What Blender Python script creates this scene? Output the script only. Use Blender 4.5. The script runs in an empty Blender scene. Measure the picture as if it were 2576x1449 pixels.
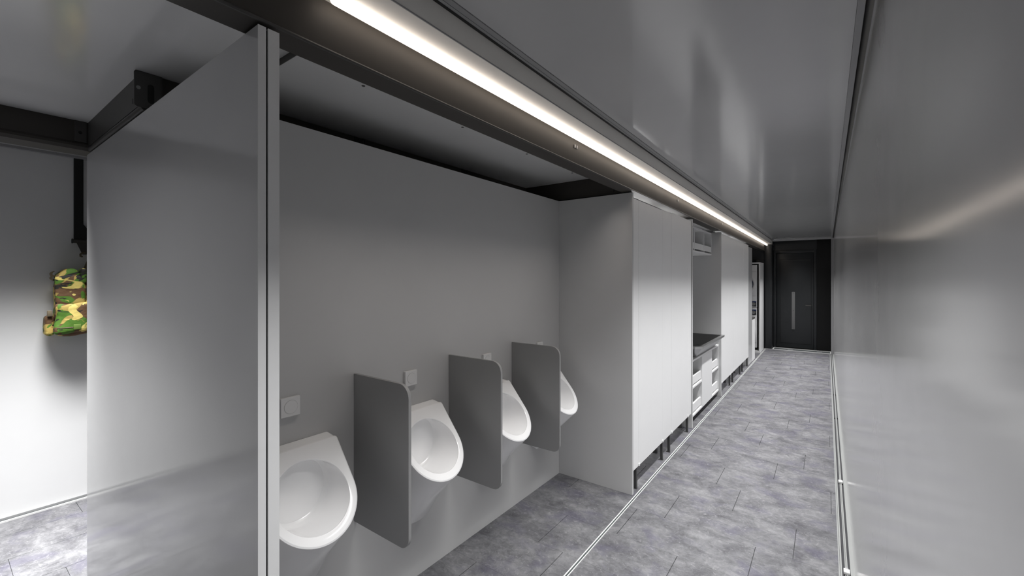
import bpy, bmesh, math, random
from mathutils import Vector, Matrix
random.seed(7)
C = bpy.context.scene.collection
SC = bpy.context.scene

# ------------------------------------------------------------------ camera
YAW = math.atan(791.5 / (1288 / math.tan(math.radians(50))))
cam_d = bpy.data.cameras.new('camera'); cam = bpy.data.objects.new('camera', cam_d); C.objects.link(cam)
cam_d.sensor_fit = 'HORIZONTAL'; cam_d.sensor_width = 36.0
cam_d.lens = 18.0 / math.tan(math.radians(50))
cam_d.shift_y = -22.5 / 2576.0
cam_d.clip_start = 0.02; cam_d.clip_end = 60
cam.location = (0, 0, 1.5)
cam.rotation_euler = (math.pi / 2, 0, YAW)
SC.camera = cam

# ------------------------------------------------------------------ world, lamps, exposure
w = bpy.data.worlds.new('world'); SC.world = w; w.use_nodes = True
w.node_tree.nodes['Background'].inputs[0].default_value = (0.05, 0.05, 0.052, 1)
w.node_tree.nodes['Background'].inputs[1].default_value = 0.3
SC.view_settings.view_transform = 'Standard'
SC.view_settings.look = 'None'
SC.view_settings.exposure = 0.0
SC.view_settings.gamma = 1.0
SC.view_settings.use_curve_mapping = False


def area(name, loc, direction, sx, sy, power, color=(1, 1, 1), spread=180):
    d = bpy.data.lights.new(name, 'AREA'); d.shape = 'RECTANGLE'
    d.size = sx; d.size_y = sy; d.energy = power; d.color = color; d.spread = math.radians(spread)
    o = bpy.data.objects.new(name, d); C.objects.link(o); o.location = loc
    z = -Vector(direction).normalized(); y = Vector((0, 1, 0)); y = (y - z * y.dot(z)).normalized(); x = y.cross(z)
    o.rotation_euler = Matrix((x, y, z)).transposed().to_euler()
    return o


WARM = (1.0, 0.93, 0.86)
# added unseen lamp under the beam, brightens the urinal alcove
area('alcove_fill_light', (-1.13, 1.75, 2.106), (-0.22, 0, -1), 0.03, 2.1, 2.2, WARM, 92)
# added unseen area light along the corridor ceiling, without a fixture
area('corridor_fill_light', (-0.46, 5.40, 2.315), (0, 0, -1), 0.05, 10.4, 132, (1, 1, 1), 78)
# added unseen lights in both cubicle banks, brighten the floor under the doors
area('cubicle_fill_light', (-1.40, 3.72, 2.085), (0, 0, -1), 0.25, 1.3, 20, (1, 1, 1), 160)
area('cubicle_fill_light_far', (-1.40, 7.20, 2.085), (0, 0, -1), 0.25, 2.2, 30, (1, 1, 1), 160)
# added unseen side room lights: one over the bay, one soft ambient fill
area('side_room_fill_light', (-3.34, 0.34, 2.325), (0, 0, -1), 0.50, 0.6, 43, (1, 1, 1), 68)
area('side_room_soft_fill', (-1.9, -0.75, 2.240), (0, 0, -1), 0.9, 0.7, 8, (1, 1, 1), 150)

# ------------------------------------------------------------------ materials
MATS = {}


def mat(name, col, rough=0.5, metal=0.0, spec=0.5, var=0.02, scale=6.0, rvar=0.04, emit=None, estr=0, coat=0.0):
    m = bpy.data.materials.new(name); m.use_nodes = True; MATS[name] = m
    nt = m.node_tree; b = nt.nodes['Principled BSDF']
    b.inputs['Metallic'].default_value = metal
    b.inputs['Specular IOR Level'].default_value = spec
    b.inputs['Coat Weight'].default_value = coat
    geo = nt.nodes.new('ShaderNodeNewGeometry')
    no = nt.nodes.new('ShaderNodeTexNoise'); no.inputs['Scale'].default_value = scale; no.inputs['Detail'].default_value = 4
    nt.links.new(geo.outputs['Position'], no.inputs['Vector'])
    mix = nt.nodes.new('ShaderNodeMix'); mix.data_type = 'RGBA'
    lo = [max(0, c * (1 - var)) for c in col]; hi = [min(1, c * (1 + var)) for c in col]
    mix.inputs['A'].default_value = (*lo, 1); mix.inputs['B'].default_value = (*hi, 1)
    nt.links.new(no.outputs['Fac'], mix.inputs['Factor'])
    nt.links.new(mix.outputs['Result'], b.inputs['Base Color'])
    mr = nt.nodes.new('ShaderNodeMapRange')
    mr.inputs['To Min'].default_value = max(0.02, rough - rvar); mr.inputs['To Max'].default_value = min(1, rough + rvar)
    nt.links.new(no.outputs['Fac'], mr.inputs['Value']); nt.links.new(mr.outputs['Result'], b.inputs['Roughness'])
    if emit:
        b.inputs['Emission Color'].default_value = (*emit, 1); b.inputs['Emission Strength'].default_value = estr
    return m


mat('panel', (0.58, 0.58, 0.585), 0.14, spec=0.65, rvar=0.02)
mat('wall_panel', (0.50, 0.50, 0.505), 0.14, spec=0.6, rvar=0.02)
mat('partition_panel', (0.58, 0.58, 0.585), 0.11, spec=0.9, rvar=0.02)
mat('lit_edge', (0.78, 0.78, 0.78), 0.4)  # paler than the panels: light on the front edge put into the colour
mat('bay_wall', (0.74, 0.74, 0.74), 0.30)
mat('ceiling_panel', (0.50, 0.50, 0.505), 0.13, spec=0.7, rvar=0.02)
mat('side_ceiling', (0.80, 0.80, 0.805), 0.13, spec=0.7, rvar=0.02)
mat('alcove_ceiling', (0.66, 0.66, 0.66), 0.3)
mat('urinal_wall', (0.52, 0.52, 0.52), 0.42)
mat('laminate', (0.86, 0.86, 0.86), 0.42)
mat('side_laminate', (0.60, 0.60, 0.60), 0.40)
mat('white_edge', (0.84, 0.84, 0.84), 0.4)
mat('shelf_white', (0.82, 0.82, 0.82), 0.45)
mat('steel_dark', (0.044, 0.039, 0.034), 0.55)
mat('soffit_grey', (0.85, 0.83, 0.79), 0.40)
mat('steel_frame', (0.060, 0.058, 0.055), 0.45)
mat('plate_steel', (0.075, 0.074, 0.072), 0.5)
mat('black', (0.008, 0.008, 0.008), 0.5)
mat('rubber', (0.015, 0.016, 0.016), 0.6)
mat('anthracite', (0.020, 0.022, 0.024), 0.34)
mat('black_panel', (0.004, 0.004, 0.004), 0.35, spec=0.3)
mat('aluminium', (0.62, 0.62, 0.62), 0.38, metal=1.0)
mat('alu_white', (0.72, 0.72, 0.71), 0.35)
mat('track_alu', (0.27, 0.275, 0.27), 0.5)
mat('shaded_steel', (0.20, 0.20, 0.20), 0.28, metal=1.0)  # darker copy of stainless, the basin's dark reflections put into the colour
mat('ring_grey', (0.45, 0.45, 0.45), 0.5)
mat('groove', (0.05, 0.06, 0.06), 0.5)
mat('trim_grey', (0.32, 0.32, 0.325), 0.35)
mat('ceramic', (0.92, 0.92, 0.925), 0.12, spec=0.5)
mat('button', (0.72, 0.72, 0.72), 0.3)
mat('divider', (0.28, 0.28, 0.28), 0.34)
mat('leg_steel', (0.05, 0.05, 0.05), 0.45)
mat('stainless', (0.50, 0.50, 0.50), 0.30, metal=1.0)
mat('appliance', (0.78, 0.78, 0.78), 0.3)
mat('navy_glass', (0.006, 0.014, 0.05), 0.08)
mat('navy_panel', (0.008, 0.009, 0.013), 0.3)
mat('blue_strip', (0.012, 0.03, 0.12), 0.35)
mat('chrome', (0.75, 0.75, 0.75), 0.15, metal=1.0)
mat('handle_grey', (0.16, 0.16, 0.16), 0.35)
mat('webbing', (0.14, 0.112, 0.07), 0.8, var=0.2, scale=60)
mat('green_cloth', (0.10, 0.17, 0.025), 0.75, var=0.15, scale=60)
mat('floor_bed', (0.035, 0.035, 0.038), 0.7)
mat('led', (0.9, 0.9, 0.9), 0.4, emit=(1.0, 0.88, 0.77), estr=2.6)


def floor_material():
    m = bpy.data.materials.new('concrete_tile'); m.use_nodes = True; MATS['tile'] = m
    nt = m.node_tree; b = nt.nodes['Principled BSDF']; L = nt.links.new
    geo = nt.nodes.new('ShaderNodeNewGeometry'); oi = nt.nodes.new('ShaderNodeObjectInfo')
    mul = nt.nodes.new('ShaderNodeVectorMath'); mul.operation = 'SCALE'; mul.inputs['Scale'].default_value = 7.3
    cmb = nt.nodes.new('ShaderNodeCombineXYZ')
    L(oi.outputs['Random'], cmb.inputs['X']); L(oi.outputs['Random'], cmb.inputs['Y'])
    L(cmb.outputs[0], mul.inputs[0])
    add = nt.nodes.new('ShaderNodeVectorMath'); add.operation = 'ADD'
    L(geo.outputs['Position'], add.inputs[0])
    mp = nt.nodes.new('ShaderNodeMapping'); mp.inputs['Scale'].default_value = (1.0, 1.25, 1)
    L(add.outputs[0], mp.inputs['Vector'])

    def noise(scale, detail, rough, dist=0.0):
        n = nt.nodes.new('ShaderNodeTexNoise'); n.inputs['Scale'].default_value = scale; n.inputs['Detail'].default_value = detail
        n.inputs['Roughness'].default_value = rough; n.inputs['Distortion'].default_value = dist
        L(mp.outputs[0], n.inputs['Vector']); return n
    n1 = noise(5.0, 9, 0.68, 0.5); n2 = noise(22, 9, 0.78, 0.8); n3 = noise(4.3, 5, 0.6, 0.5); n4 = noise(30, 8, 0.8, 1.4)
    r1 = nt.nodes.new('ShaderNodeValToRGB')
    e = r1.color_ramp.elements
    e[0].position = 0.34; e[0].color = (0.070, 0.069, 0.076, 1); e[1].position = 0.66; e[1].color = (0.172, 0.172, 0.178, 1)
    L(n1.outputs['Fac'], r1.inputs['Fac'])
    # fine mottling
    r2 = nt.nodes.new('ShaderNodeMapRange'); r2.inputs['From Min'].default_value = 0.3; r2.inputs['From Max'].default_value = 0.7
    r2.inputs['To Min'].default_value = 0.62; r2.inputs['To Max'].default_value = 1.38
    L(n2.outputs['Fac'], r2.inputs['Value'])
    mm = nt.nodes.new('ShaderNodeMix'); mm.data_type = 'RGBA'; mm.blend_type = 'MULTIPLY'; mm.inputs['Factor'].default_value = 1
    L(r1.outputs['Color'], mm.inputs['A']); L(r2.outputs['Result'], mm.inputs['B'])
    # violet stains
    r3 = nt.nodes.new('ShaderNodeMapRange'); r3.inputs['From Min'].default_value = 0.52; r3.inputs['From Max'].default_value = 0.66
    r3.inputs['To Max'].default_value = 0.55
    L(n3.outputs['Fac'], r3.inputs['Value'])
    vi = nt.nodes.new('ShaderNodeMix'); vi.data_type = 'RGBA'; vi.inputs['B'].default_value = (0.080, 0.075, 0.108, 1)
    L(r3.outputs['Result'], vi.inputs['Factor']); L(mm.outputs['Result'], vi.inputs['A'])
    # pale scuffs
    r4 = nt.nodes.new('ShaderNodeMapRange'); r4.inputs['From Min'].default_value = 0.55; r4.inputs['From Max'].default_value = 0.66
    r4.inputs['To Max'].default_value = 0.6
    L(n4.outputs['Fac'], r4.inputs['Value'])
    sc = nt.nodes.new('ShaderNodeMix'); sc.data_type = 'RGBA'; sc.inputs['B'].default_value = (0.29, 0.29, 0.295, 1)
    L(r4.outputs['Result'], sc.inputs['Factor']); L(vi.outputs['Result'], sc.inputs['A'])
    L(sc.outputs['Result'], b.inputs['Base Color'])
    b.inputs['Roughness'].default_value = 0.5; b.inputs['Specular IOR Level'].default_value = 0.35
    bp = nt.nodes.new('ShaderNodeBump'); bp.inputs['Strength'].default_value = 0.08; bp.inputs['Distance'].default_value = 0.002
    L(n2.outputs['Fac'], bp.inputs['Height']); L(bp.outputs[0], b.inputs['Normal'])


floor_material()


def camo_material():
    m = bpy.data.materials.new('camouflage'); m.use_nodes = True; MATS['camo'] = m
    nt = m.node_tree; b = nt.nodes['Principled BSDF']; L = nt.links.new
    geo = nt.nodes.new('ShaderNodeNewGeometry')

    def layer(scale, off, stretch, lo, hi, dist):
        mp = nt.nodes.new('ShaderNodeMapping'); mp.inputs['Location'].default_value = off; mp.inputs['Scale'].default_value = stretch
        mp.inputs['Rotation'].default_value = (0.7, 0, 0)
        L(geo.outputs['Position'], mp.inputs['Vector'])
        n = nt.nodes.new('ShaderNodeTexNoise'); n.inputs['Scale'].default_value = scale; n.inputs['Detail'].default_value = 2.5
        n.inputs['Roughness'].default_value = 0.5; n.inputs['Distortion'].default_value = dist
        L(mp.outputs[0], n.inputs['Vector'])
        r = nt.nodes.new('ShaderNodeMapRange'); r.inputs['From Min'].default_value = lo; r.inputs['From Max'].default_value = hi
        L(n.outputs['Fac'], r.inputs['Value']); return r.outputs['Result']
    cur = None; base = (0.40, 0.29, 0.075, 1)
    for col, args in (((0.105, 0.052, 0.020, 1), (7.0, (1.3, 0.2, 0.7), (1, 1, 1.0), 0.425, 0.44, 0.9)),
                      ((0.065, 0.16, 0.012, 1), (6.5, (4.1, 2.2, 3.4), (1, 1, 1.0), 0.505, 0.52, 0.8)),
                      ((0.012, 0.011, 0.008, 1), (8, (7.7, 5.2, 1.1), (1, 0.7, 1.6), 0.585, 0.60, 1.8)),
                      ((0.62, 0.50, 0.14, 1), (7, (2.7, 8.1, 6.3), (1, 0.7, 1.5), 0.60, 0.62, 1.4))):
        mx = nt.nodes.new('ShaderNodeMix'); mx.data_type = 'RGBA'
        if cur is None: mx.inputs['A'].default_value = base
        else: L(cur, mx.inputs['A'])
        mx.inputs['B'].default_value = col
        L(layer(*args), mx.inputs['Factor']); cur = mx.outputs['Result']
    L(cur, b.inputs['Base Color']); b.inputs['Roughness'].default_value = 0.75
    nb = nt.nodes.new('ShaderNodeTexNoise'); nb.inputs['Scale'].default_value = 22
    bp = nt.nodes.new('ShaderNodeBump'); bp.inputs['Strength'].default_value = 0.5; bp.inputs['Distance'].default_value = 0.01
    L(geo.outputs['Position'], nb.inputs['Vector']); L(nb.outputs['Fac'], bp.inputs['Height']); L(bp.outputs[0], b.inputs['Normal'])


camo_material()

# ------------------------------------------------------------------ helpers
WORLD = {}


def wpos(o):
    return WORLD.get(o.name, Vector((0, 0, 0)))


def link(o, parent, wloc):
    C.objects.link(o); WORLD[o.name] = Vector(wloc)
    if parent is not None:
        o.parent = parent; o.location = Vector(wloc) - wpos(parent)
    else:
        o.location = wloc


def from_bm(name, bm, m, parent=None, origin=None, smooth=False):
    """bm in world coordinates -> one mesh object with its origin at the base centre"""
    if origin is None:
        xs = [v.co for v in bm.verts]
        origin = Vector(((min(v.x for v in xs) + max(v.x for v in xs)) / 2, (min(v.y for v in xs) + max(v.y for v in xs)) / 2, min(v.z for v in xs)))
    origin = Vector(origin)
    for v in bm.verts: v.co -= origin
    bmesh.ops.recalc_face_normals(bm, faces=bm.faces)
    me = bpy.data.meshes.new(name); bm.to_mesh(me); bm.free()
    me.materials.append(MATS[m] if isinstance(m, str) else m)
    if smooth:
        for p in me.polygons: p.use_smooth = True
    o = bpy.data.objects.new(name, me); link(o, parent, origin)
    if smooth:
        try:
            me.set_sharp_from_angle(angle=math.radians(smooth if smooth is not True else 40))
        except Exception:
            pass
    return o


def add_box(bm, x0, x1, y0, y1, z0, z1, bev=0.0, seg=2):
    r = bmesh.ops.create_cube(bm, size=1.0)
    vs = r['verts']
    for v in vs:
        v.co = Vector(((x0 + x1) / 2 + v.co.x * (x1 - x0), (y0 + y1) / 2 + v.co.y * (y1 - y0), (z0 + z1) / 2 + v.co.z * (z1 - z0)))
    if bev > 0:
        es = list({e for v in vs for e in v.link_edges})
        bmesh.ops.bevel(bm, geom=es, offset=bev, segments=seg, affect='EDGES', profile=0.5)


def box(name, x0, x1, y0, y1, z0, z1, m, parent=None, bev=0.0, seg=2):
    bm = bmesh.new(); add_box(bm, x0, x1, y0, y1, z0, z1, bev, seg)
    return from_bm(name, bm, m, parent, smooth=35 if bev else False)


def add_prism(bm, poly, axis, a0, a1):
    """extrude a 2D polygon along an axis: 'y' uses (x,z), 'x' uses (y,z), 'z' uses (x,y)"""
    def P(p, a):
        return (p[0], a, p[1]) if axis == 'y' else ((a, p[0], p[1]) if axis == 'x' else (p[0], p[1], a))
    A = [bm.verts.new(P(p, a0)) for p in poly]; B = [bm.verts.new(P(p, a1)) for p in poly]
    n = len(poly)
    bm.faces.new(A); bm.faces.new(B[::-1])
    for i in range(n): bm.faces.new((A[i], B[i], B[(i + 1) % n], A[(i + 1) % n]))


def prism(name, poly, axis, a0, a1, m, parent=None, smooth=False):
    bm = bmesh.new(); add_prism(bm, poly, axis, a0, a1)
    return from_bm(name, bm, m, parent, smooth=smooth)


def add_cyl(bm, p0, p1, r, seg=20, r2=None):
    p0 = Vector(p0); p1 = Vector(p1); d = p1 - p0
    M = Matrix.Translation((p0 + p1) / 2) @ d.to_track_quat('Z', 'Y').to_matrix().to_4x4()
    bmesh.ops.create_cone(bm, cap_ends=True, segments=seg, radius1=r, radius2=r if r2 is None else r2, depth=d.length, matrix=M)


def cyl(name, p0, p1, r, m, parent=None, seg=20, r2=None):
    bm = bmesh.new(); add_cyl(bm, p0, p1, r, seg, r2); return from_bm(name, bm, m, parent, smooth=40)


def empty(name, loc, label=None, cat=None, group=None, kind=None):
    o = bpy.data.objects.new(name, None); o.empty_display_size = 0.05; link(o, None, loc)
    return tag(o, label, cat, group, kind)


def tag(o, label=None, cat=None, group=None, kind=None):
    if label: o['label'] = label
    if cat: o['category'] = cat
    if group: o['group'] = group
    if kind: o['kind'] = kind
    return o


def S(o, label, cat):
    return tag(o, label, cat, kind='structure')


def round_rect(x0, x1, z0, z1, radii, n=8):
    """radii: (x0z0, x1z0, x1z1, x0z1)"""
    pts = []
    for (cx, cz, r, a0) in ((x0, z0, radii[0], 180), (x1, z0, radii[1], 270), (x1, z1, radii[2], 0), (x0, z1, radii[3], 90)):
        if r <= 0: pts.append((cx, cz)); continue
        ox = cx + (r if cx == x0 else -r); oz = cz + (r if cz == z0 else -r)
        for i in range(n + 1):
            a = math.radians(a0 + 90 * i / n); pts.append((ox + r * math.cos(a), oz + r * math.sin(a)))
    return pts


# ================================================================== THE SETTING
Y_NEAR, Y_FAR = -1.3, 10.99
XR = 0.116          # right wall
XA = -1.67          # wall behind the urinals
XF = -1.09          # front of the cabinets
ZT = 2.101          # top of panels

# ---- floor and its tiles
fl = S(box('floor', -4.2, 0.2, -1.4, 11.1, -0.10, -0.004, 'floor_bed'), 'grey concrete-look tiled floor of the corridor', 'floor')
PITCH, LEN, ROW0 = 0.338, 0.676, 2.067
OFFS = {0: -0.652, 1: -0.997, 2: -0.822, 3: -0.492}
FULL = None


def tile(x0, x1, y0, y1, gx=0.0017, gy=0.0004):
    """gx: half the joint at the short edges, gy: half the joint at the long edges"""
    global FULL
    if x1 - x0 < 0.012 or y1 - y0 < 0.012: return
    full = abs((x1 - x0) - LEN) < 1e-4 and abs((y1 - y0) - PITCH) < 1e-4
    if full and FULL is not None:
        o = bpy.data.objects.new('tile', FULL)
        link(o, fl, ((x0 + x1) / 2, (y0 + y1) / 2, -0.012)); return
    o = box('tile', x0 + gx, x1 - gx, y0 + gy, y1 - gy, -0.012, 0.0, 'tile', fl)
    if full: FULL = o.data


def tile_field(xa, xb, ya, yb):
    n0 = math.floor((ya - ROW0) / PITCH) - 1
    for n in range(n0, n0 + 60):
        y0 = ROW0 + n * PITCH; y1 = y0 + PITCH
        if y1 <= ya or y0 >= yb: continue
        x = OFFS[n % 4] + LEN * 4
        while x > xa:
            a, b_ = max(x - LEN, xa), min(x, xb)
            if b_ > a: tile(a, b_, max(y0, ya), min(y1, yb))
            x -= LEN


tile_field(-1.80, XR - 0.062, 0.47, 10.69)
tile_field(-2.93, XR - 0.062, Y_NEAR, 0.47)
# slide-out bay: tiles turned by 90 degrees
for k in range(4):
    x0 = -3.866 + (k - 1) * 0.334; x1 = x0 + 0.334
    y = -1.43 + (k % 4) * 0.17
    while y < 2.0:
        a, b_ = max(y, Y_NEAR), min(y + LEN, 2.0)
        tile(max(x0, -4.10), min(x1, -2.93), a, b_, 0.0009, 0.0012)
        y += LEN

# ---- walls
wr = S(box('wall_right', XR, XR + 0.08, Y_NEAR, 11.05, 0.0, 2.45, 'wall_panel'), 'long glossy light grey wall along the corridor', 'wall')
wl = S(box('wall_left', -4.21, -4.125, Y_NEAR, 2.05, 0.0, 2.45, 'bay_wall'), 'bright white side room wall behind the camouflage backpack', 'wall')
wu = S(box('wall_urinals', XA - 0.02, XA, 0.505, 2.897, 0.0, 2.102, 'urinal_wall'), 'grey panel wall carrying the urinals', 'wall')
S(box('wall_back', XA - 0.03, XA - 0.003, 2.995, 8.85, 0.0, 2.09, 'urinal_wall'), 'pale wall at the back of the white cubicles', 'wall')
S(box('wall_near', -4.2, 0.2, Y_NEAR - 0.08, Y_NEAR, 0.0, 2.45, 'panel'), 'plain panel wall closing the near end of the unit', 'wall')
S(box('wall_bay_end', -4.2, -2.95, 2.0, 2.06, 0.0, 2.45, 'panel'), 'plain panel wall closing the far end of the side room', 'wall')
S(box('wall_service', -2.1, -2.06, 0.56, 11.05, 0.0, 2.25, 'anthracite'), 'dark panel wall at the back of the service gap', 'wall')

# ---- ceilings
S(box('ceiling', -0.890, 0.0735, Y_NEAR, 10.60, 2.324, 2.36, 'ceiling_panel'), 'glossy grey corridor ceiling panel beside the light strip', 'ceiling')
cs = S(box('ceiling_side_room', -2.87, -1.17, Y_NEAR, 0.60, 2.25, 2.29, 'side_ceiling'), 'glossy grey ceiling of the side room between dark steel beams', 'ceiling')
S(box('ceiling_bay', -4.2, -2.99, Y_NEAR, 2.05, 2.335, 2.37, 'ceiling_panel'), 'light ceiling strip of the bay above the backpack wall', 'ceiling')
ca = S(box('ceiling_alcove', -2.05, -1.165, 0.737, 2.93, 2.25, 2.276, 'alcove_ceiling'), 'grey ceiling panel with small screws above the urinals', 'ceiling')
S(box('ceiling_roof', -2.95, -1.10, 0.40, 11.05, 2.40, 2.43, 'trim_grey'), 'grey roof sheet above the ceiling gap by the partition', 'ceiling')
box('edge_strip', -2.05, -1.17, 0.665, 0.7355, 2.2745, 2.285, 'alcove_ceiling', ca)
box('panel_edge', -2.05, -1.17, 0.7355, 0.7372, 2.2515, 2.276, 'steel_frame', ca)
for (sx, sy) in ((-1.45, 1.004), (-1.45, 1.567), (-1.45, 2.13), (-1.45, 2.70)):
    cyl('screw', (sx, sy, 2.2485), (sx, sy, 2.2505), 0.007, 'steel_frame', ca, 12)

# ---- corridor beam with its soffit (steel section running along Y)
b1 = empty('trim_1', (-1.08, 5, 2.11)); S(b1, 'long dark steel ceiling beam holding the light strip', 'beam')
prism('beam_profile', [(-1.170, 2.112), (-1.080, 2.112), (-1.080, 2.40), (-1.170, 2.40)], 'y', Y_NEAR, 10.95, 'steel_dark', b1)
prism('soffit_profile', [(-1.0795, 2.244), (-0.935, 2.244), (-0.935, 2.318), (-0.938, 2.40), (-1.0795, 2.40)], 'y', Y_NEAR, 10.70, 'soffit_grey', b1)
prism('edge_bead', [(-1.0815, 2.1095), (-1.0765, 2.1095), (-1.0750, 2.113), (-1.0765, 2.117), (-1.0815, 2.117)], 'y', Y_NEAR, 10.95, 'steel_frame', b1)
prism('edge_lip', [(-0.9365, 2.2425), (-0.9335, 2.2425), (-0.9335, 2.2465), (-0.9365, 2.2465)], 'y', Y_NEAR, 10.95, 'trim_grey', b1)
t2 = empty('trim_2', (-0.91, 5, 2.324)); S(t2, 'slim trim profile between ceiling panel and dark beam', 'trim')
box('groove', -0.9355, -0.924, Y_NEAR, 10.68, 2.3205, 2.36, 'black', t2)
box('strip', -0.924, -0.8915, Y_NEAR, 10.66, 2.3215, 2.35, 'trim_grey', t2)
box('seam', -0.912, -0.9112, Y_NEAR, 10.66, 2.3208, 2.33, 'groove', t2)

# ---- right ceiling trim
t3 = empty('trim_3', (0.09, 5, 2.31)); S(t3, 'stepped ceiling trim along the glossy corridor wall', 'trim')
box('flange', 0.0742, 0.0935, Y_NEAR, 10.62, 2.3195, 2.35, 'trim_grey', t3)
prism('cove', [(0.0935, 2.332), (0.1165, 2.308), (0.1165, 2.35), (0.0935, 2.35)], 'y', Y_NEAR, 10.66, 'steel_frame', t3)
prism('lip', [(0.1125, 2.3035), (0.1165, 2.3035), (0.1165, 2.309), (0.1125, 2.3085)], 'y', Y_NEAR, 10.66, 'trim_grey', t3)
t4 = S(box('trim_4', -0.925, 0.116, 10.62, 10.70, 2.300, 2.35, 'panel'), 'pale ceiling trim strip above the dark entrance door', 'trim')

# ---- right floor track
t5 = empty('trim_5', (0.08, 5, 0)); S(t5, 'ribbed aluminium floor track along the glossy corridor wall', 'trim')
prof = [(0.050, -0.01), (0.050, 0.004), (0.0555, 0.004), (0.0555, -0.002), (0.0585, -0.002), (0.0585, 0.004), (0.0645, 0.004), (0.0645, -0.006),
        (0.0765, -0.006), (0.0765, 0.002), (0.0805, 0.002), (0.0805, -0.003), (0.0835, -0.003), (0.0835, 0.004), (0.0885, 0.004), (0.0885, -0.008),
        (0.0985, -0.008), (0.0985, 0.006), (0.1165, 0.006), (0.1165, -0.01)]
prism('track', prof, 'y', Y_NEAR, 10.66, 'track_alu', t5)
for yb in (2.76, 3.965):
    box('track_clip', 0.0700, 0.0960, yb - 0.006, yb + 0.030, 0.002, 0.016, 'alu_white', t5, 0.002)
    box('track_tab', 0.0770, 0.0900, yb + 0.030, yb + 0.052, 0.002, 0.010, 'trim_grey', t5)
for yb in (5.78, 6.94):
    box('track_slot', 0.066, 0.074, yb, yb + 0.035, 0.002, 0.006, 'black', t5)
    box('track_slot', 0.088, 0.096, yb, yb + 0.035, 0.002, 0.0065, 'black', t5)

# ---- left floor strip
t6 = empty('trim_6', (-1.06, 5, 0)); S(t6, 'thin white double-lipped floor strip along the cubicle feet', 'trim')
box('strip_lip', -1.0710, -1.0655, 0.2, 10.67, -0.002, 0.0035, 'alu_white', t6)
box('strip_groove', -1.0655, -1.0560, 0.2, 10.67, -0.002, 0.0012, 'groove', t6)
box('strip_lip', -1.0560, -1.0520, 0.2, 10.67, -0.002, 0.0035, 'alu_white', t6)

# ---- side room wall foot
t7 = empty('trim_7', (-4.11, 0, 0)); S(t7, 'thin floor profile at the foot of the white side room wall', 'trim')
box('foot_rail', -4.125, -4.112, Y_NEAR, 2.0, -0.004, 0.020, 'trim_grey', t7)
box('foot_groove', -4.112, -4.095, Y_NEAR, 2.0, -0.004, 0.006, 'groove', t7)
box('foot_lip', -4.095, -4.085, Y_NEAR, 2.0, -0.004, 0.009, 'alu_white', t7)
t7b = empty('trim_8', (-4.11, 0, 2.3)); S(t7b, 'pale cove strip where the side room wall meets its ceiling', 'trim')
box('cove_strip', -4.125, -4.095, Y_NEAR, 2.0, 2.318, 2.337, 'trim_grey', t7b)

# ---- steel frame of the side room
b2 = empty('trim_9', (-2.9, 0, 2.11)); S(b2, 'dark steel beam above the backpack wall', 'beam')
prism('beam_profile', [(-2.862, 2.150), (-2.850, 2.138), (-2.850, 2.128), (-2.862, 2.114), (-2.99, 2.114), (-2.99, 2.34), (-2.862, 2.34)], 'y', Y_NEAR, 2.0, 'steel_dark', b2)
box('joint_plate', -2.862, -2.8575, 0.415, 0.456, 2.152, 2.25, 'steel_frame', b2)
cyl('bolt_hole', (-2.8570, 0.434, 2.195), (-2.8560, 0.434, 2.195), 0.007, 'black', b2, 14)
b3 = empty('trim_10', (-2.4, 0.48, 2.11)); S(b3, 'dark steel cross beam resting above the grey partition', 'beam')
box('web', -2.86, -1.995, 0.4615, 0.520, 2.135, 2.25, 'steel_frame', b3)
cyl('bottom_tube', (-2.86, 0.472, 2.124), (-1.995, 0.472, 2.124), 0.013, 'steel_frame', b3, 20)
box('slot', -2.110, -2.104, 0.4605, 0.4620, 2.160, 2.178, 'black', b3)
b4 = empty('trim_11', (-2.0, 1.5, 2.11)); S(b4, 'dark steel beam behind the top of the urinal wall', 'beam')
box('web', -2.060, -2.000, 0.520, 10.9, 2.10, 2.249, 'steel_dark', b4)
for yb in (1.33, 2.15):
    box('joint_plate', -2.000, -1.993, yb, yb + 0.06, 2.10, 2.246, 'black', b4)
    box('joint_rib', -1.996, -1.988, yb + 0.045, yb + 0.049, 2.10, 2.247, 'steel_frame', b4)
# end plate with its slotted hole
pl = bmesh.new()
outer = round_rect(0.440, 0.516, 2.119, 2.249, (0.010, 0, 0, 0.008), 6)
hole = []
for i in range(17):
    a = math.pi * i / 16; hole.append((0.487 + 0.0095 * math.cos(a), 2.200 + 0.0095 * math.sin(a)))
for i in range(17):
    a = math.pi + math.pi * i / 16; hole.append((0.487 + 0.0095 * math.cos(a), 2.150 + 0.0095 * math.sin(a)))
add_prism(pl, outer, 'x', -1.998, -1.992)
ep = from_bm('end_plate', pl, 'plate_steel', b4)
prism('slot_hole', hole, 'x', -1.9925, -1.9915, 'black', ep)
cyl('bolt', (-1.992, 0.4515, 2.188), (-1.9905, 0.4515, 2.188), 0.0065, 'trim_grey', ep, 16)
box('return_flange', -1.998, -1.990, 0.5165, 0.5200, 2.112, 2.246, 'steel_frame', b4)

# ---- bulkhead above the first cabinet panel
b5 = empty('trim_12', (-1.5, 2.95, 2.105)); S(b5, 'dark cross beam above the grey end panel of the urinal alcove', 'beam')
box('web', -2.0, -1.15, 2.928, 2.99, 2.104, 2.2495, 'steel_dark', b5)
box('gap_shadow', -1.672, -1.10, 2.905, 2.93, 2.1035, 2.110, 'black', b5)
cyl('bolt_hole', (-1.235, 2.9275, 2.137), (-1.235, 2.9285, 2.137), 0.008, 'black', b5, 14)

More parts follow.
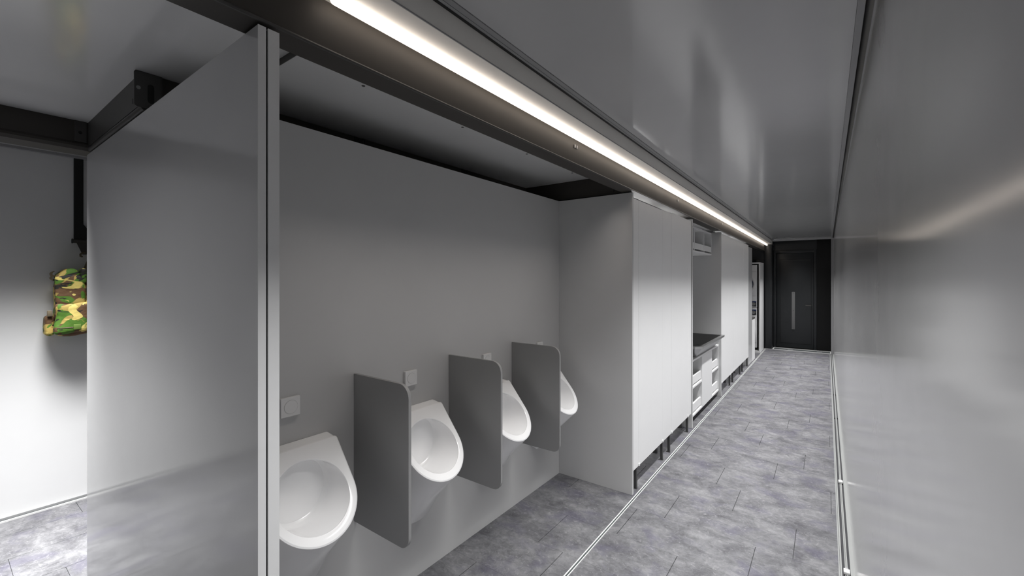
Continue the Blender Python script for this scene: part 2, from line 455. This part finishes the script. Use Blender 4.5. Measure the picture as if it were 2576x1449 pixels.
# ---- partition between side room and urinals
wp = empty('wall_partition', (-2.0, 0.487, 0)); S(wp, 'tall grey partition of two panels beside the urinals', 'wall')
pa = box('panel', -2.888, -1.0795, 0.462, 0.4800, 0.0, 2.100, 'partition_panel', wp, 0.0006, 1)
box('lit_edge', -1.0796, -1.0785, 0.462, 0.4800, 0.0, 2.100, 'lit_edge', pa)
pa = box('panel', -2.888, -1.0795, 0.4845, 0.5110, 0.0, 2.100, 'partition_panel', wp, 0.0006, 1)
box('lit_edge', -1.0796, -1.0785, 0.4845, 0.5110, 0.0, 2.100, 'lit_edge', pa)
box('joint', -2.88, -1.0835, 0.4795, 0.4850, 0.0, 2.095, 'black', wp)

# ---- far end: posts, door, header
dw = empty('wall_far', (-0.5, 10.97, 0)); S(dw, 'dark anthracite end wall around the entrance door', 'wall')
box('post', -1.095, -0.945, 10.685, 10.97, 0.004, 2.40, 'anthracite', dw, 0.004)
box('header', -0.945, -0.165, 10.975, 11.03, 2.122, 2.40, 'anthracite', dw)
box('fixed_panel', -0.165, 0.078, 10.972, 11.03, 0.004, 2.40, 'black_panel', dw)
box('backing', -1.9, 0.12, 11.03, 11.08, 0.0, 2.45, 'black', dw)
box('side_infill', -1.9, -1.095, 10.70, 10.76, 0.0, 2.40, 'anthracite', dw)
t13 = S(box('trim_13', 0.072, 0.116, 10.665, 11.0, 0.0, 2.31, 'trim_grey'), 'pale vertical corner trim beside the dark entrance door', 'trim')

door = empty('door_1', (-0.53, 10.97, 0)); S(door, 'dark anthracite entrance door with long grey pull plate', 'door')
box('door_frame', -0.945, -0.893, 10.955, 11.02, 0.01, 2.122, 'anthracite', door, 0.003)
box('door_frame', -0.215, -0.168, 10.955, 11.02, 0.01, 2.122, 'anthracite', door, 0.003)
box('door_frame', -0.893, -0.215, 10.955, 11.02, 2.060, 2.122, 'anthracite', door, 0.003)
leaf = box('leaf', -0.888, -0.220, 10.970, 11.02, 0.035, 2.055, 'anthracite', door, 0.003)
for (a, b_, c_, d_) in ((-0.812, -0.808, 0.12, 1.925), (-0.262, -0.258, 0.12, 1.925), (-0.812, -0.258, 1.921, 1.925), (-0.812, -0.258, 0.12, 0.124)):
    box('moulding', a, b_, 10.9665, 10.971, c_, d_, 'black_panel', leaf)
box('moulding', -0.80, -0.27, 10.9655, 10.971, 1.90, 1.906, 'steel_frame', leaf)
pp = box('pull_plate', -0.603, -0.545, 10.955, 10.970, 0.425, 1.225, 'handle_grey', leaf, 0.002)
for zz in (0.455, 0.825, 1.20):
    cyl('screw', (-0.574, 10.9535, zz), (-0.574, 10.9555, zz), 0.007, 'steel_frame', pp, 12)
lv = box('lever_handle', -0.36, -0.245, 10.925, 10.94, 0.935, 0.955, 'steel_frame', leaf, 0.004)
cyl('spindle', (-0.255, 10.925, 0.945), (-0.255, 10.971, 0.945), 0.010, 'steel_frame', lv, 12)

dg = empty('drain_channel', (-0.42, 10.83, 0), 'pale framed drain channel in the floor before the entrance door', 'drain')
box('channel', -0.93, 0.075, 10.70, 10.965, -0.004, 0.002, 'groove', dg)
box('frame_rail', -1.09, 0.088, 10.685, 10.703, -0.002, 0.010, 'alu_white', dg)
box('frame_rail', -0.93, 0.07, 10.945, 10.962, -0.002, 0.014, 'alu_white', dg)
box('frame_rail', -0.935, -0.915, 10.703, 10.945, -0.002, 0.011, 'alu_white', dg)
box('frame_rail', 0.058, 0.080, 10.703, 10.945, -0.002, 0.011, 'alu_white', dg)
for xx in (-0.62, -0.12):
    box('lift_tab', xx - 0.045, xx + 0.045, 10.80, 10.84, 0.001, 0.006, 'trim_grey', dg)

# ================================================================== THINGS
# ---- light strip
ls = empty('light_strip', (-1.031, 5, 2.21), 'long glowing white light strip under the dark ceiling beam', 'light')
bm = bmesh.new(); add_cyl(bm, (-1.034, 0.632, 2.2285), (-1.034, 10.66, 2.2285), 0.0135, 24)
from_bm('tube', bm, 'led', ls, smooth=40)
bm = bmesh.new(); bmesh.ops.create_uvsphere(bm, u_segments=20, v_segments=12, radius=0.0135, matrix=Matrix.Translation((-1.034, 0.632, 2.2285)))
from_bm('end_cap', bm, 'led', ls, smooth=40)
bm = bmesh.new(); bmesh.ops.create_uvsphere(bm, u_segments=20, v_segments=12, radius=0.0135, matrix=Matrix.Translation((-1.034, 10.66, 2.2285)))
from_bm('end_cap', bm, 'led', ls, smooth=40)
for yc in (2.03, 3.98, 6.0):
    bm = bmesh.new()
    for dy in (0.0, 0.022):
        add_box(bm, -1.080, -1.074, yc + dy, yc + dy + 0.010, 2.195, 2.213, 0.001, 1)
    from_bm('mounting_clip', bm, 'trim_grey', ls)

# ---- urinals
UC = (0.8265, 1.4185, 2.0105, 2.6025)
KSL = 0.827; NRM = math.sqrt(1 + KSL * KSL)
E_S = Vector((-KSL, 0, 1)) / NRM; E_N = Vector((1, 0, KSL)) / NRM
UCEN = Vector((0.179, 0, 0.719 - 0.292))       # local: wall at x=0, base at z=0


def u_loop(inset=0.0, push=0.0, nt_=16, ns=12, nb=40):
    hw, ht, rb = 0.166 - inset, 0.192 - inset, 0.173 - inset; rc = 0.012
    pts = []
    for i in range(nt_): pts.append((-hw + rc + (2 * hw - 2 * rc) * i / (nt_ - 1), ht))
    for i in range(1, 4):
        a = math.radians(90 - 22.5 * i); pts.append((hw - rc + rc * math.cos(a), ht - rc + rc * math.sin(a)))
    for i in range(ns): pts.append((hw, (ht - rc) * (1 - i / ns)))
    for i in range(nb + 1):
        a = -math.pi * i / nb; pts.append((hw * math.cos(a), rb * math.sin(a)))
    for i in range(1, ns + 1): pts.append((-hw, (ht - rc) * i / ns))
    for i in range(1, 4):
        a = math.radians(180 - 22.5 * i); pts.append((-hw + rc + rc * math.cos(a), ht - rc + rc * math.sin(a)))
    return [UCEN + Vector((0, p[0], 0)) + E_S * p[1] + E_N * push for p in pts], pts


def back_loop(nt_=16, ns=12, nb=40, x=0.001):
    hw, zt, zb, r = 0.164, 0.869 - 0.292, 0.022, 0.055; rc = 0.012
    pts = []
    for i in range(nt_): pts.append((-hw + rc + (2 * hw - 2 * rc) * i / (nt_ - 1), zt))
    for i in range(1, 4):
        a = math.radians(90 - 22.5 * i); pts.append((hw - rc + rc * math.cos(a), zt - rc + rc * math.sin(a)))
    for i in range(ns): pts.append((hw, zt - rc + (zb + r - zt + rc) * i / ns))
    h = nb // 2 - 6
    arc = []
    for i in range(h + 1):
        a = -math.pi / 2 * i / h; arc.append((hw - r + r * math.cos(a), zb + r + r * math.sin(a)))
    k = nb + 1 - 2 * (h + 1)
    mid = [(hw - r - (2 * hw - 2 * r) * (i + 1) / (k + 1), zb) for i in range(k)]
    arc2 = [(-p[0], p[1]) for p in arc[::-1]]
    pts += arc + mid + arc2
    for i in range(1, ns + 1): pts.append((-hw, zb + r + (zt - rc - zb - r) * i / ns))
    for i in range(1, 4):
        a = math.radians(180 - 22.5 * i); pts.append((-hw + rc + rc * math.cos(a), zt - rc + rc * math.sin(a)))
    # the back narrows towards the bottom
    return [Vector((x, p[0] * (0.58 + 0.42 * min(1, max(0, (p[1] - zb) / 0.36)) ** 0.8), p[1])) for p in pts]


def bridge(bm, loops, cap_last=False):
    V = [[bm.verts.new(p) for p in lp] for lp in loops]; n = len(V[0])
    for a, b_ in zip(V, V[1:]):
        for i in range(n): bm.faces.new((a[i], a[(i + 1) % n], b_[(i + 1) % n], b_[i]))
    if cap_last: bm.faces.new(V[-1])
    return V


def shift(loop, off):
    return [p + off for p in loop]


def circ(pts2, r, push):
    out = []
    for p in pts2:
        a = math.atan2(p[1], p[0]); out.append(UCEN + Vector((0, r * math.cos(a), 0)) + E_S * (r * math.sin(a)) + E_N * push)
    return out


ULAB = ('nearest white ceramic urinal, half hidden behind the grey partition', 'white ceramic urinal between the first and second grey dividers',
        'white ceramic urinal between the second and third grey dividers', 'white ceramic urinal beyond the third divider, beside the tall end panel')
proto_parts = None
for i, yc in enumerate(UC):
    base = Vector((XA, yc, 0.292))
    u = empty('urinal', base, ULAB[i], 'urinal', 'urinals on the grey wall')
    if proto_parts is None:
        L0, p2 = u_loop(0.0, -0.010); L1, _ = u_loop(0.0015, -0.003); L2, _ = u_loop(0.0065, 0.0)
        BL = back_loop(); MID = []
        for q in (0.10, 0.24, 0.55):
            lp = []
            for pb_, pf_, pp_ in zip(BL, L0, p2):
                v_ = pb_.lerp(pf_, q); f_ = min(1.0, max(0.0, -pp_[1] / 0.173)); bul = math.sin(math.pi * min(1, q * 1.55 + 0.12)) if q < 0.6 else 0
                v_.z -= 0.052 * f_ * bul; v_.y += math.copysign(0.012, v_.y) * f_ * (1 - f_ * f_) * bul
                lp.append(v_)
            MID.append(shift(lp, base))
        bm = bmesh.new(); bridge(bm, [shift(BL, base)] + MID + [shift(L0, base), shift(L1, base), shift(L2, base)])
        o1 = from_bm('body', bm, 'ceramic', u, origin=base, smooth=32)
        bm = bmesh.new(); bridge(bm, [shift(L2, base), shift(circ(p2, 0.1385, 0.0), base), shift(circ(p2, 0.1355, -0.0015), base), shift(circ(p2, 0.1345, -0.006), base)])
        o2 = from_bm('rim', bm, 'ceramic', u, origin=base, smooth=50)

        def inner(sy, sz, x, zc):
            out = []
            for p in p2:
                a = math.atan2(p[1], p[0]); out.append(Vector((x, sy * math.cos(a), zc - 0.292 + sz * math.sin(a))))
            return out
        c0 = circ(p2, 0.1345, -0.006)
        b0 = inner(0.124, 0.128, 0.068, 0.702); b1_ = inner(0.112, 0.116, 0.052, 0.702)
        m1 = [a.lerp(b_, 0.5) for a, b_ in zip(c0, b0)]; m2 = [a.lerp(b_, 0.86) for a, b_ in zip(c0, b0)]
        bm = bmesh.new(); bridge(bm, [shift(c0, base), shift(m1, base), shift(m2, base), shift(b0, base), shift(inner(0.119, 0.123, 0.058, 0.702), base), shift(b1_, base)], True)
        o3 = from_bm('bowl', bm, 'ceramic', u, origin=base, smooth=38)
        proto_parts = (o1, o2, o3)
    else:
        for p in proto_parts:
            c_ = p.copy(); c_.parent = None; link(c_, u, base)

# ---- flush buttons
BLAB = ('square white flush plate above the nearest urinal', 'square white flush plate above the second urinal, right of the first divider',
        'square white flush plate peeking above the second divider', 'square white flush plate peeking above the third divider')
for i, yc in enumerate(UC):
    f = empty('flush_plate', (XA, yc, 0.974), BLAB[i], 'flush plate', 'flush plates above the urinals')
    box('plate', XA, XA + 0.015, yc - 0.0365, yc + 0.0365, 0.974, 1.047, 'button', f, 0.001, 1)
    pb = cyl('push_button', (XA + 0.0145, yc + 0.001, 1.0105), (XA + 0.0162, yc + 0.001, 1.0105), 0.0250, 'button', f, 40)
    cyl('ring_gap', (XA + 0.0145, yc + 0.001, 1.0105), (XA + 0.0153, yc + 0.001, 1.0105), 0.0262, 'ring_grey', pb, 40)

# ---- dividers
DLAB = ('dark grey urinal divider nearest the partition', 'middle one of the three dark grey urinal dividers', 'dark grey urinal divider nearest the tall end panel')
for i, yd in enumerate((1.108, 1.693, 2.276)):
    poly = round_rect(XA + 0.001, -1.309, 0.441, 1.086, (0, 0.048, 0.055, 0), 10)
    bm = bmesh.new(); add_prism(bm, poly, 'y', yd, yd + 0.0135)
    o = from_bm('urinal_divider', bm, 'divider', None, smooth=30)
    tag(o, DLAB[i], 'divider', 'urinal dividers')

# ---- tall panels beside the cabinets
o = box('end_panel', XA, -1.087, 2.895, 2.919, 0.0, ZT, 'side_laminate', None, 0.0008, 1)
tag(o, 'tall grey end panel closing the urinal alcove', 'panel')
o = box('end_panel', XA, -1.0885, 4.545, 4.572, 0.0, ZT, 'side_laminate', None, 0.0008, 1)
tag(o, 'tall pale panel between the first cubicles and the wash trough', 'panel')
o = box('end_panel', XA, -1.0885, 6.010, 6.036, 0.0, ZT, 'side_laminate', None, 0.0008, 1)
tag(o, 'tall pale panel between the wash trough and the second cubicles', 'panel')


# ---- cubicle fronts: doors hung between pilasters that stand on dark feet
def cubicle_door(y0, y1, label, group, ztop):
    t = empty('cubicle_screen', (-1.10, (y0 + y1) / 2, 0.157), label, 'door', group, 'thing')
    box('leaf', -1.110, XF, y0, y1, 0.157, ztop, 'laminate', t, 0.0008, 1)
    for yy in (y0 + 0.003, y1 - 0.003):
        box('pivot_block', -1.0896, -1.083, yy - 0.010, yy + 0.010, 0.158, 0.177, 'white_edge', t, 0.002, 1)


def pilaster(y0, y1, label, ztop, feet, side=None):
    t = empty('cubicle_pilaster', (-1.10, (y0 + y1) / 2, 0), label, 'panel', 'pilasters between the cubicle doors', 'thing')
    box('panel', -1.110, XF - 0.0005, y0 + 0.0012, y1 - 0.0012, 0.157, ztop, 'laminate', t, 0.0006, 1)
    for yy in feet:
        lg = box('foot', -1.116, -1.096, yy - 0.009, yy + 0.009, 0.004, 0.157, 'leg_steel', t, 0.001, 1)
        box('foot_plate', -1.128, -1.094, yy - 0.012, yy + 0.010, 0.0, 0.004, 'leg_steel', lg)
    if side:
        sw = box('side_wall', -1.66, -1.112, side - 0.010, side + 0.010, 0.157, ztop, 'laminate', t)
        box('side_foot', -1.215, -1.180, side - 0.014, side + 0.014, 0.0, 0.157, 'leg_steel', sw)


G1, G2 = 'cubicle doors before the wash trough', 'cubicle doors beyond the wash trough'
cubicle_door(3.028, 3.587, 'tall white cubicle door nearest the grey end panel', G1, 2.066)
cubicle_door(3.838, 4.386, 'tall white cubicle door just before the wash trough', G1, 2.078)
cubicle_door(6.065, 6.672, 'tall white cubicle door just beyond the wash trough', G2, 2.086)
cubicle_door(6.960, 7.556, 'middle white cubicle door of the row beyond the trough', G2, 2.086)
cubicle_door(7.846, 8.315, 'farthest white cubicle door of the row beyond the trough', G2, 2.086)
pilaster(2.920, 3.027, 'narrow white pilaster strip against the grey end panel', 2.066, (3.009,))
pilaster(3.588, 3.837, 'wide white pilaster between the first two cubicle doors', 2.070, (3.611, 3.815), 3.724)
pilaster(4.387, 4.515, 'narrow white pilaster strip before the wash trough', 2.078, (4.414,), 4.500)
pilaster(6.037, 6.064, 'very narrow white pilaster strip just beyond the wash trough', 2.086, (6.050,))
pilaster(6.673, 6.959, 'white pilaster between first and middle doors beyond the trough', 2.086, (6.700, 6.935), 6.850)
pilaster(7.557, 7.845, 'white pilaster between middle and farthest doors beyond the trough', 2.086, (7.580, 7.820), 7.66)
pilaster(8.316, 8.405, 'narrow white pilaster strip at the far end of the doors', 2.086, (8.345,))

# ---- wash nook
bk = box('back_panel', XA, XA + 0.012, 4.572, 6.01, 0.05, ZT, 'side_laminate'); tag(bk, 'grey back panel behind the wash trough', 'panel')
sh = empty('wall_shelf', (-1.45, 5.29, 1.80), 'white open wall shelf with compartments above the wash trough', 'shelf')
ys, ye, xs_, xb = 4.574, 6.008, -1.20, -1.655
box('bottom_board', xb, xs_, ys, ye, 1.806, 1.824, 'shelf_white', sh, 0.0008, 1)
box('top_board', xb, xs_, ys, ye, 2.075, 2.092, 'shelf_white', sh, 0.0008, 1)
for yy in (ys, 5.108, 5.580, ye - 0.016):
    box('upright', xb, xs_, yy - 0.0005, yy + 0.015, 1.824, 2.075, 'shelf_white', sh, 0.0008, 1)
for (a, b_) in ((ys + 0.016, 5.106), (5.124, 5.578), (5.596, ye - 0.017)):
    box('front_rail', xs_ - 0.014, xs_ - 0.002, a, b_, 1.844, 1.912, 'shelf_white', sh, 0.0008, 1)

bc = empty('base_cabinet', (-1.39, 5.29, 0.05), 'white base cabinet with open rail compartments below the trough', 'cabinet')
XB = -1.115
box('bottom_board', -1.655, XB, ys, ye, 0.072, 0.092, 'shelf_white', bc, 0.0008, 1)
box('top_board', -1.655, XB, ys, ye, 0.644, 0.662, 'shelf_white', bc, 0.0008, 1)
for yy in (ys, 5.090, 5.590, ye - 0.016):
    box('upright', -1.655, XB - 0.0005, yy, yy + 0.016, 0.092, 0.644, 'shelf_white', bc)
box('middle_door', XB - 0.018, XB + 0.001, 5.098, 5.600, 0.074, 0.644, 'shelf_white', bc, 0.0008, 1)
box('back_board', -1.655, -1.645, ys, ye, 0.092, 0.644, 'shelf_white', bc)
for (a, b_) in ((ys + 0.017, 5.089), (5.607, ye - 0.017)):
    for zb, zr in ((0.365, 0.398), (None, 0.108)):
        if zb is not None: box('shelf_board', -1.645, XB, a, b_, zb, zb + 0.018, 'shelf_white', bc, 0.0008, 1)
        box('rail', XB - 0.030, XB - 0.012, a, b_, zr, zr + 0.085, 'shelf_white', bc, 0.0008, 1)
for yy in (4.70, 5.88):
    box('plinth_leg', -1.60, -1.56, yy, yy + 0.04, 0.0, 0.072, 'black', bc)

# trough: an open stainless basin with folded rim and chamfered front corners
tr = empty('wash_trough', (-1.3, 5.3, 0.662), 'stainless steel wash trough with folded rim on the white base cabinet', 'sink')


def trough_loop(x0, x1, y0, y1, ch, z, ch2=0.006):
    return [Vector(p) for p in ((x0, y0, z), (x1 - ch, y0, z), (x1, y0 + ch, z), (x1, y1 - ch2, z), (x1 - ch2, y1, z), (x0, y1, z))]


o0 = trough_loop(-1.60, -1.028, 4.66, 5.900, 0.060, 0.803)
o1 = trough_loop(-1.60, -1.028, 4.66, 5.900, 0.060, 0.781)
o2 = trough_loop(-1.59, -1.040, 4.675, 5.885, 0.056, 0.779)
o3 = trough_loop(-1.56, -1.130, 4.87, 5.830, 0.010, 0.664)
i0 = trough_loop(-1.585, -1.060, 4.70, 5.862, 0.046, 0.803)
i1 = trough_loop(-1.55, -1.142, 4.888, 5.812, 0.010, 0.675)
bm = bmesh.new(); bridge(bm, [o2, o3], True); from_bm('outer_shell', bm, 'stainless', tr)
bm = bmesh.new(); bridge(bm, [i0, o0, o1, o2]); from_bm('rim', bm, 'stainless', tr)
bm = bmesh.new(); bridge(bm, [i0, i1], True); from_bm('basin', bm, 'shaded_steel', tr)
cyl('drain', (-1.36, 5.3, 0.675), (-1.36, 5.3, 0.678), 0.03, 'chrome', tr, 20)
for yy in (4.85, 5.74): box('support_foot', -1.50, -1.25, yy - 0.03, yy + 0.03, 0.6622, 0.6655, 'stainless', tr)

# ---- far appliances
uc = empty('utility_cabinet', (-1.38, 8.63, 0), 'tall pale utility cabinet at the far end of the cubicle doors', 'cabinet')
box('body', XA, -1.10, 8.412, 8.850, 0.0, 2.055, 'side_laminate', uc)
box('front', -1.10, XF, 8.414, 8.852, 0.004, 2.058, 'panel', uc, 0.001, 1)
lc = empty('low_cabinet', (-1.38, 9.04, 0), 'low pale cabinet with dark handle slot before the washing machines', 'cabinet')
box('body', XA, -1.10, 8.856, 9.226, 0.0, 0.760, 'laminate', lc)
box('top_plate', XA, -1.10, 8.856, 9.226, 0.760, 0.788, 'steel_frame', lc)
box('front', -1.10, XF, 8.858, 9.228, 0.004, 0.758, 'laminate', lc, 0.001, 1)
box('handle_slot', -1.10, XF + 0.0015, 8.858, 9.228, 0.760, 0.790, 'steel_frame', lc, 0.001, 1)

X0, X1, YS, YE = -1.79, -1.089, 10.0, 10.62
st = empty('appliance_frame', (-1.44, 10.3, 0), 'tall white frame housing the stacked laundry machines', 'frame')
box('side_board', -1.112, X1, YS, YE, 0.0, 1.840, 'laminate', st, 0.001, 1)
box('side_board', X0, X0 + 0.023, YS, YE, 0.0, 1.840, 'laminate', st, 0.001, 1)
box('top_board', X0 + 0.023, -1.112, YS, YE, 1.812, 1.840, 'laminate', st, 0.001, 1)
box('bottom_board', X0 + 0.023, -1.112, YS, YE, 0.0, 0.045, 'laminate', st, 0.001, 1)
box('back_board', X0 + 0.024, -1.113, YE - 0.012, YE, 0.046, 1.811, 'black', st)  # black board and strips below paint in the dark gap round the machines
box('gap_shade', -1.121, -1.1125, YS + 0.004, YE - 0.012, 0.046, 1.811, 'black', st)
box('gap_shade', X0 + 0.0235, X0 + 0.0245, YS + 0.004, YE - 0.012, 0.046, 1.811, 'black', st)
box('gap_shade', X0 + 0.0245, -1.121, YS + 0.004, YE - 0.012, 1.795, 1.811, 'black', st)
ob = box('junction_box', -1.20, -1.15, 10.36, 10.44, 1.840, 1.905, 'steel_frame', None, 0.004); tag(ob, 'small dark box standing on the laundry frame', 'box')


def machine(name, z0, z1, zd, zp, label):
    t = empty(name, (-1.45, 10.3, z0), label, name.replace('_', ' '), 'stacked laundry machines')
    xa, xb_ = -1.765, -1.145
    box('body', xa, xb_, YS + 0.012, YE - 0.03, z0, z1, 'appliance', t, 0.006)
    cx = (xa + xb_) / 2 + 0.055; yf = YS + 0.012
    dp = box('door_panel', cx - 0.27, xb_ - 0.012, yf - 0.004, yf, zd - 0.24, zd + 0.24, 'appliance', t, 0.002)
    bm = bmesh.new(); N = 48; loops = []
    for r, yy in ((0.232, yf - 0.003), (0.232, yf - 0.018), (0.222, yf - 0.026), (0.196, yf - 0.022), (0.190, yf - 0.008)):
        loops.append([Vector((cx + r * math.cos(2 * math.pi * k / N), yy, zd + r * math.sin(2 * math.pi * k / N))) for k in range(N)])
    bridge(bm, loops); ring = from_bm('door_ring', bm, 'appliance', t, smooth=50)
    bm = bmesh.new(); loops = []
    for r, yy in ((0.192, yf - 0.010), (0.15, yf - 0.022), (0.08, yf - 0.030), (0.01, yf - 0.032)):
        loops.append([Vector((cx + r * math.cos(2 * math.pi * k / N), yy, zd + r * math.sin(2 * math.pi * k / N))) for k in range(N)])
    bridge(bm, loops, True); from_bm('door_glass', bm, 'navy_glass', ring, smooth=60)
    cp = box('control_panel', xa + 0.02, xb_ - 0.012, yf - 0.006, yf, zp - 0.055, zp + 0.055, 'navy_panel', t, 0.002)
    cyl('dial', (-1.205, yf - 0.030, zp), (-1.205, yf - 0.004, zp), 0.034, 'chrome', cp, 28)
    box('blue_strip', xa + 0.02, xb_ - 0.012, yf - 0.0075, yf - 0.005, zp + 0.030, zp + 0.052, 'blue_strip', cp)
    for k in range(2):
        box('key_row', -1.163, -1.158, yf - 0.009, yf - 0.005, zp - 0.02 + 0.03 * k, zp - 0.008 + 0.03 * k, 'trim_grey', cp)
    box('seam', xa + 0.005, xb_ - 0.005, yf - 0.001, yf + 0.001, zd + 0.255 if zp < zd else zd - 0.255, zd + 0.258 if zp < zd else zd - 0.252, 'groove', t)
    return t


machine('tumble_dryer', 0.915, 1.785, 1.395, 0.994, 'white tumble dryer with dark blue round window on top')
machine('washing_machine', 0.10, 0.905, 0.45, 0.824, 'white washing machine below the tumble dryer')

# ---- hanger bracket on the side room wall
hb = empty('hanger_bracket', (-4.11, 0.62, 1.66), 'long black metal hanger bracket above the backpack', 'bracket')
prism('strap', [(0.594, 1.757), (0.640, 1.757), (0.690, 1.76), (0.690, 1.80), (0.640, 1.875), (0.640, 2.352), (0.594, 2.348)], 'x', -4.122, -4.108, 'black', hb)
for yy in (0.598, 0.624):
    box('top_tooth', -4.118, -4.100, yy, yy + 0.014, 2.33, 2.36, 'steel_dark', hb, 0.002)
cyl('pivot_tube', (-4.100, 0.588, 1.757), (-4.100, 0.700, 1.757), 0.013, 'steel_dark', hb, 16)
cyl('pivot_pin', (-4.100, 0.582, 1.757), (-4.100, 0.588, 1.757), 0.016, 'rubber', hb, 16)
prism('hook_plate', [(0.606, 1.745), (0.690, 1.745), (0.690, 1.67), (0.634, 1.668)], 'x', -4.104, -4.096, 'steel_dark', hb)

# ---- backpack
BP0 = Vector((-4.04, 0.640, 1.128))
bpk = empty('backpack', BP0, 'camouflage backpack hanging on the white wall at the partition edge', 'backpack')


def soft_box(name, x0, x1, y0, y1, z0, z1, r, m, parent, cuts=9, wob=0.0, taper=0.0, top=None, seed=0):
    bm = bmesh.new(); bmesh.ops.create_cube(bm, size=2.0)
    bmesh.ops.subdivide_edges(bm, edges=bm.edges[:], cuts=cuts, use_grid_fill=True)
    hx, hy, hz = (x1 - x0) / 2, (y1 - y0) / 2, (z1 - z0) / 2
    rr = min(r, hx, hy, hz)
    for v in bm.verts:
        p = Vector((v.co.x * hx, v.co.y * hy, v.co.z * hz))
        c = Vector((max(-hx + rr, min(hx - rr, p.x)), max(-hy + rr, min(hy - rr, p.y)), max(-hz + rr, min(hz - rr, p.z))))
        d = p - c
        if d.length > 1e-6: p = c + d.normalized() * rr
        n = p.normalized()
        q = Vector((p.y * 23 + seed, p.z * 19 + seed * 2, p.x * 21))
        p += n * wob * (math.sin(q.x) * math.sin(q.y + 1.3) + 0.5 * math.sin(q.x * 2.1 + q.y * 1.7))
        t = (p.z + hz) / (2 * hz)
        p.y *= 1 - taper * t; p.x = p.x * (1 - taper * 0.8 * t)
        if top and t > 0.6: p.z += top(p.y) * (t - 0.6) / 0.4
        v.co = p + Vector(((x0 + x1) / 2, (y0 + y1) / 2, (z0 + z1) / 2))
    return from_bm(name, bm, m, parent, smooth=70)


soft_box('main_bag', -4.118, -3.965, 0.486, 0.800, 1.130, 1.535, 0.035, 'camo', bpk, 12, 0.007, 0.10, seed=1)
lid = soft_box('top_lid', -4.100, -3.950, 0.496, 0.606, 1.490, 1.540, 0.024, 'camo', bpk, 10, 0.004, 0.0, lambda y: 0.030 * math.cos((y - 0.012) * 30), seed=4)
soft_box('lid_roll', -4.010, -3.940, 0.600, 0.632, 1.470, 1.570, 0.015, 'camo', lid, 8, 0.003, seed=9)
soft_box('lid_rear', -4.105, -3.965, 0.628, 0.790, 1.490, 1.548, 0.024, 'camo', bpk, 10, 0.005, 0.0, lambda y: 0.010 * math.sin(y * 30), seed=5)
fp = soft_box('front_flap', -3.985, -3.945, 0.486, 0.625, 1.325, 1.525, 0.018, 'camo', bpk, 10, 0.005, seed=2)
lp = soft_box('lower_pocket', -3.985, -3.930, 0.484, 0.640, 1.150, 1.345, 0.022, 'camo', bpk, 10, 0.007, -0.04, seed=6)
box('green_patch', -3.932, -3.925, 0.566, 0.602, 1.172, 1.208, 'green_cloth', lp, 0.003)
box('hem', -3.934, -3.928, 0.492, 0.565, 1.186, 1.191, 'webbing', lp)
soft_box('side_pocket', -4.09, -3.985, 0.448, 0.492, 1.138, 1.265, 0.02, 'camo', bpk, 8, 0.005, seed=3)
soft_box('inner_pocket', -3.975, -3.945, 0.628, 0.70, 1.17, 1.36, 0.014, 'camo', bpk, 8, 0.004, seed=8)
box('side_tab', -3.990, -3.975, 0.455, 0.478, 1.262, 1.300, 'webbing', bpk, 0.003)
box('cinch_strap', -3.960, -3.935, 0.632, 0.640, 1.17, 1.50, 'webbing', bpk, 0.002)
box('buckle', -3.950, -3.930, 0.628, 0.655, 1.415, 1.445, 'rubber', bpk, 0.004)
# anchor-shaped webbing clip at the upper side
prism('clip', [(0.508, 1.517), (0.486, 1.515), (0.485, 1.503), (0.492, 1.490), (0.486, 1.489), (0.475, 1.498), (0.471, 1.507), (0.478, 1.516), (0.471, 1.533), (0.478, 1.545), (0.490, 1.552), (0.497, 1.552), (0.488, 1.542), (0.485, 1.533), (0.487, 1.526), (0.508, 1.527)], 'x', -4.045, -4.036, 'webbing', bpk)
box('clip_tab', -4.05, -4.032, 0.488, 0.500, 1.488, 1.502, 'rubber', bpk)


def tube_path(name, pts, r, m, parent, flat=1.0):
    bm = bmesh.new(); N = 10; rings = []
    pts = [Vector(p) for p in pts]
    for i, p in enumerate(pts):
        t = (pts[min(i + 1, len(pts) - 1)] - pts[max(i - 1, 0)]).normalized()
        a = Vector((1, 0, 0)); a = (a - t * a.dot(t)).normalized(); b_ = t.cross(a)
        rings.append([p + a * r * flat * math.cos(2 * math.pi * k / N) + b_ * r * math.sin(2 * math.pi * k / N) for k in range(N)])
    V = bridge(bm, rings, True); bm.faces.new(V[0][::-1])
    return from_bm(name, bm, m, parent, smooth=60)


tube_path('grab_loop', [(-4.07, 0.640, 1.53), (-4.08, 0.648, 1.585), (-4.085, 0.660, 1.622), (-4.087, 0.680, 1.633), (-4.085, 0.70, 1.620), (-4.08, 0.712, 1.585), (-4.07, 0.72, 1.53)], 0.009, 'webbing', bpk, 0.5)
tube_path('hang_hook', [(-4.10, 0.650, 1.680), (-4.09, 0.632, 1.678), (-4.085, 0.622, 1.668), (-4.085, 0.622, 1.655), (-4.09, 0.632, 1.652)], 0.006, 'webbing', hb, 0.6)
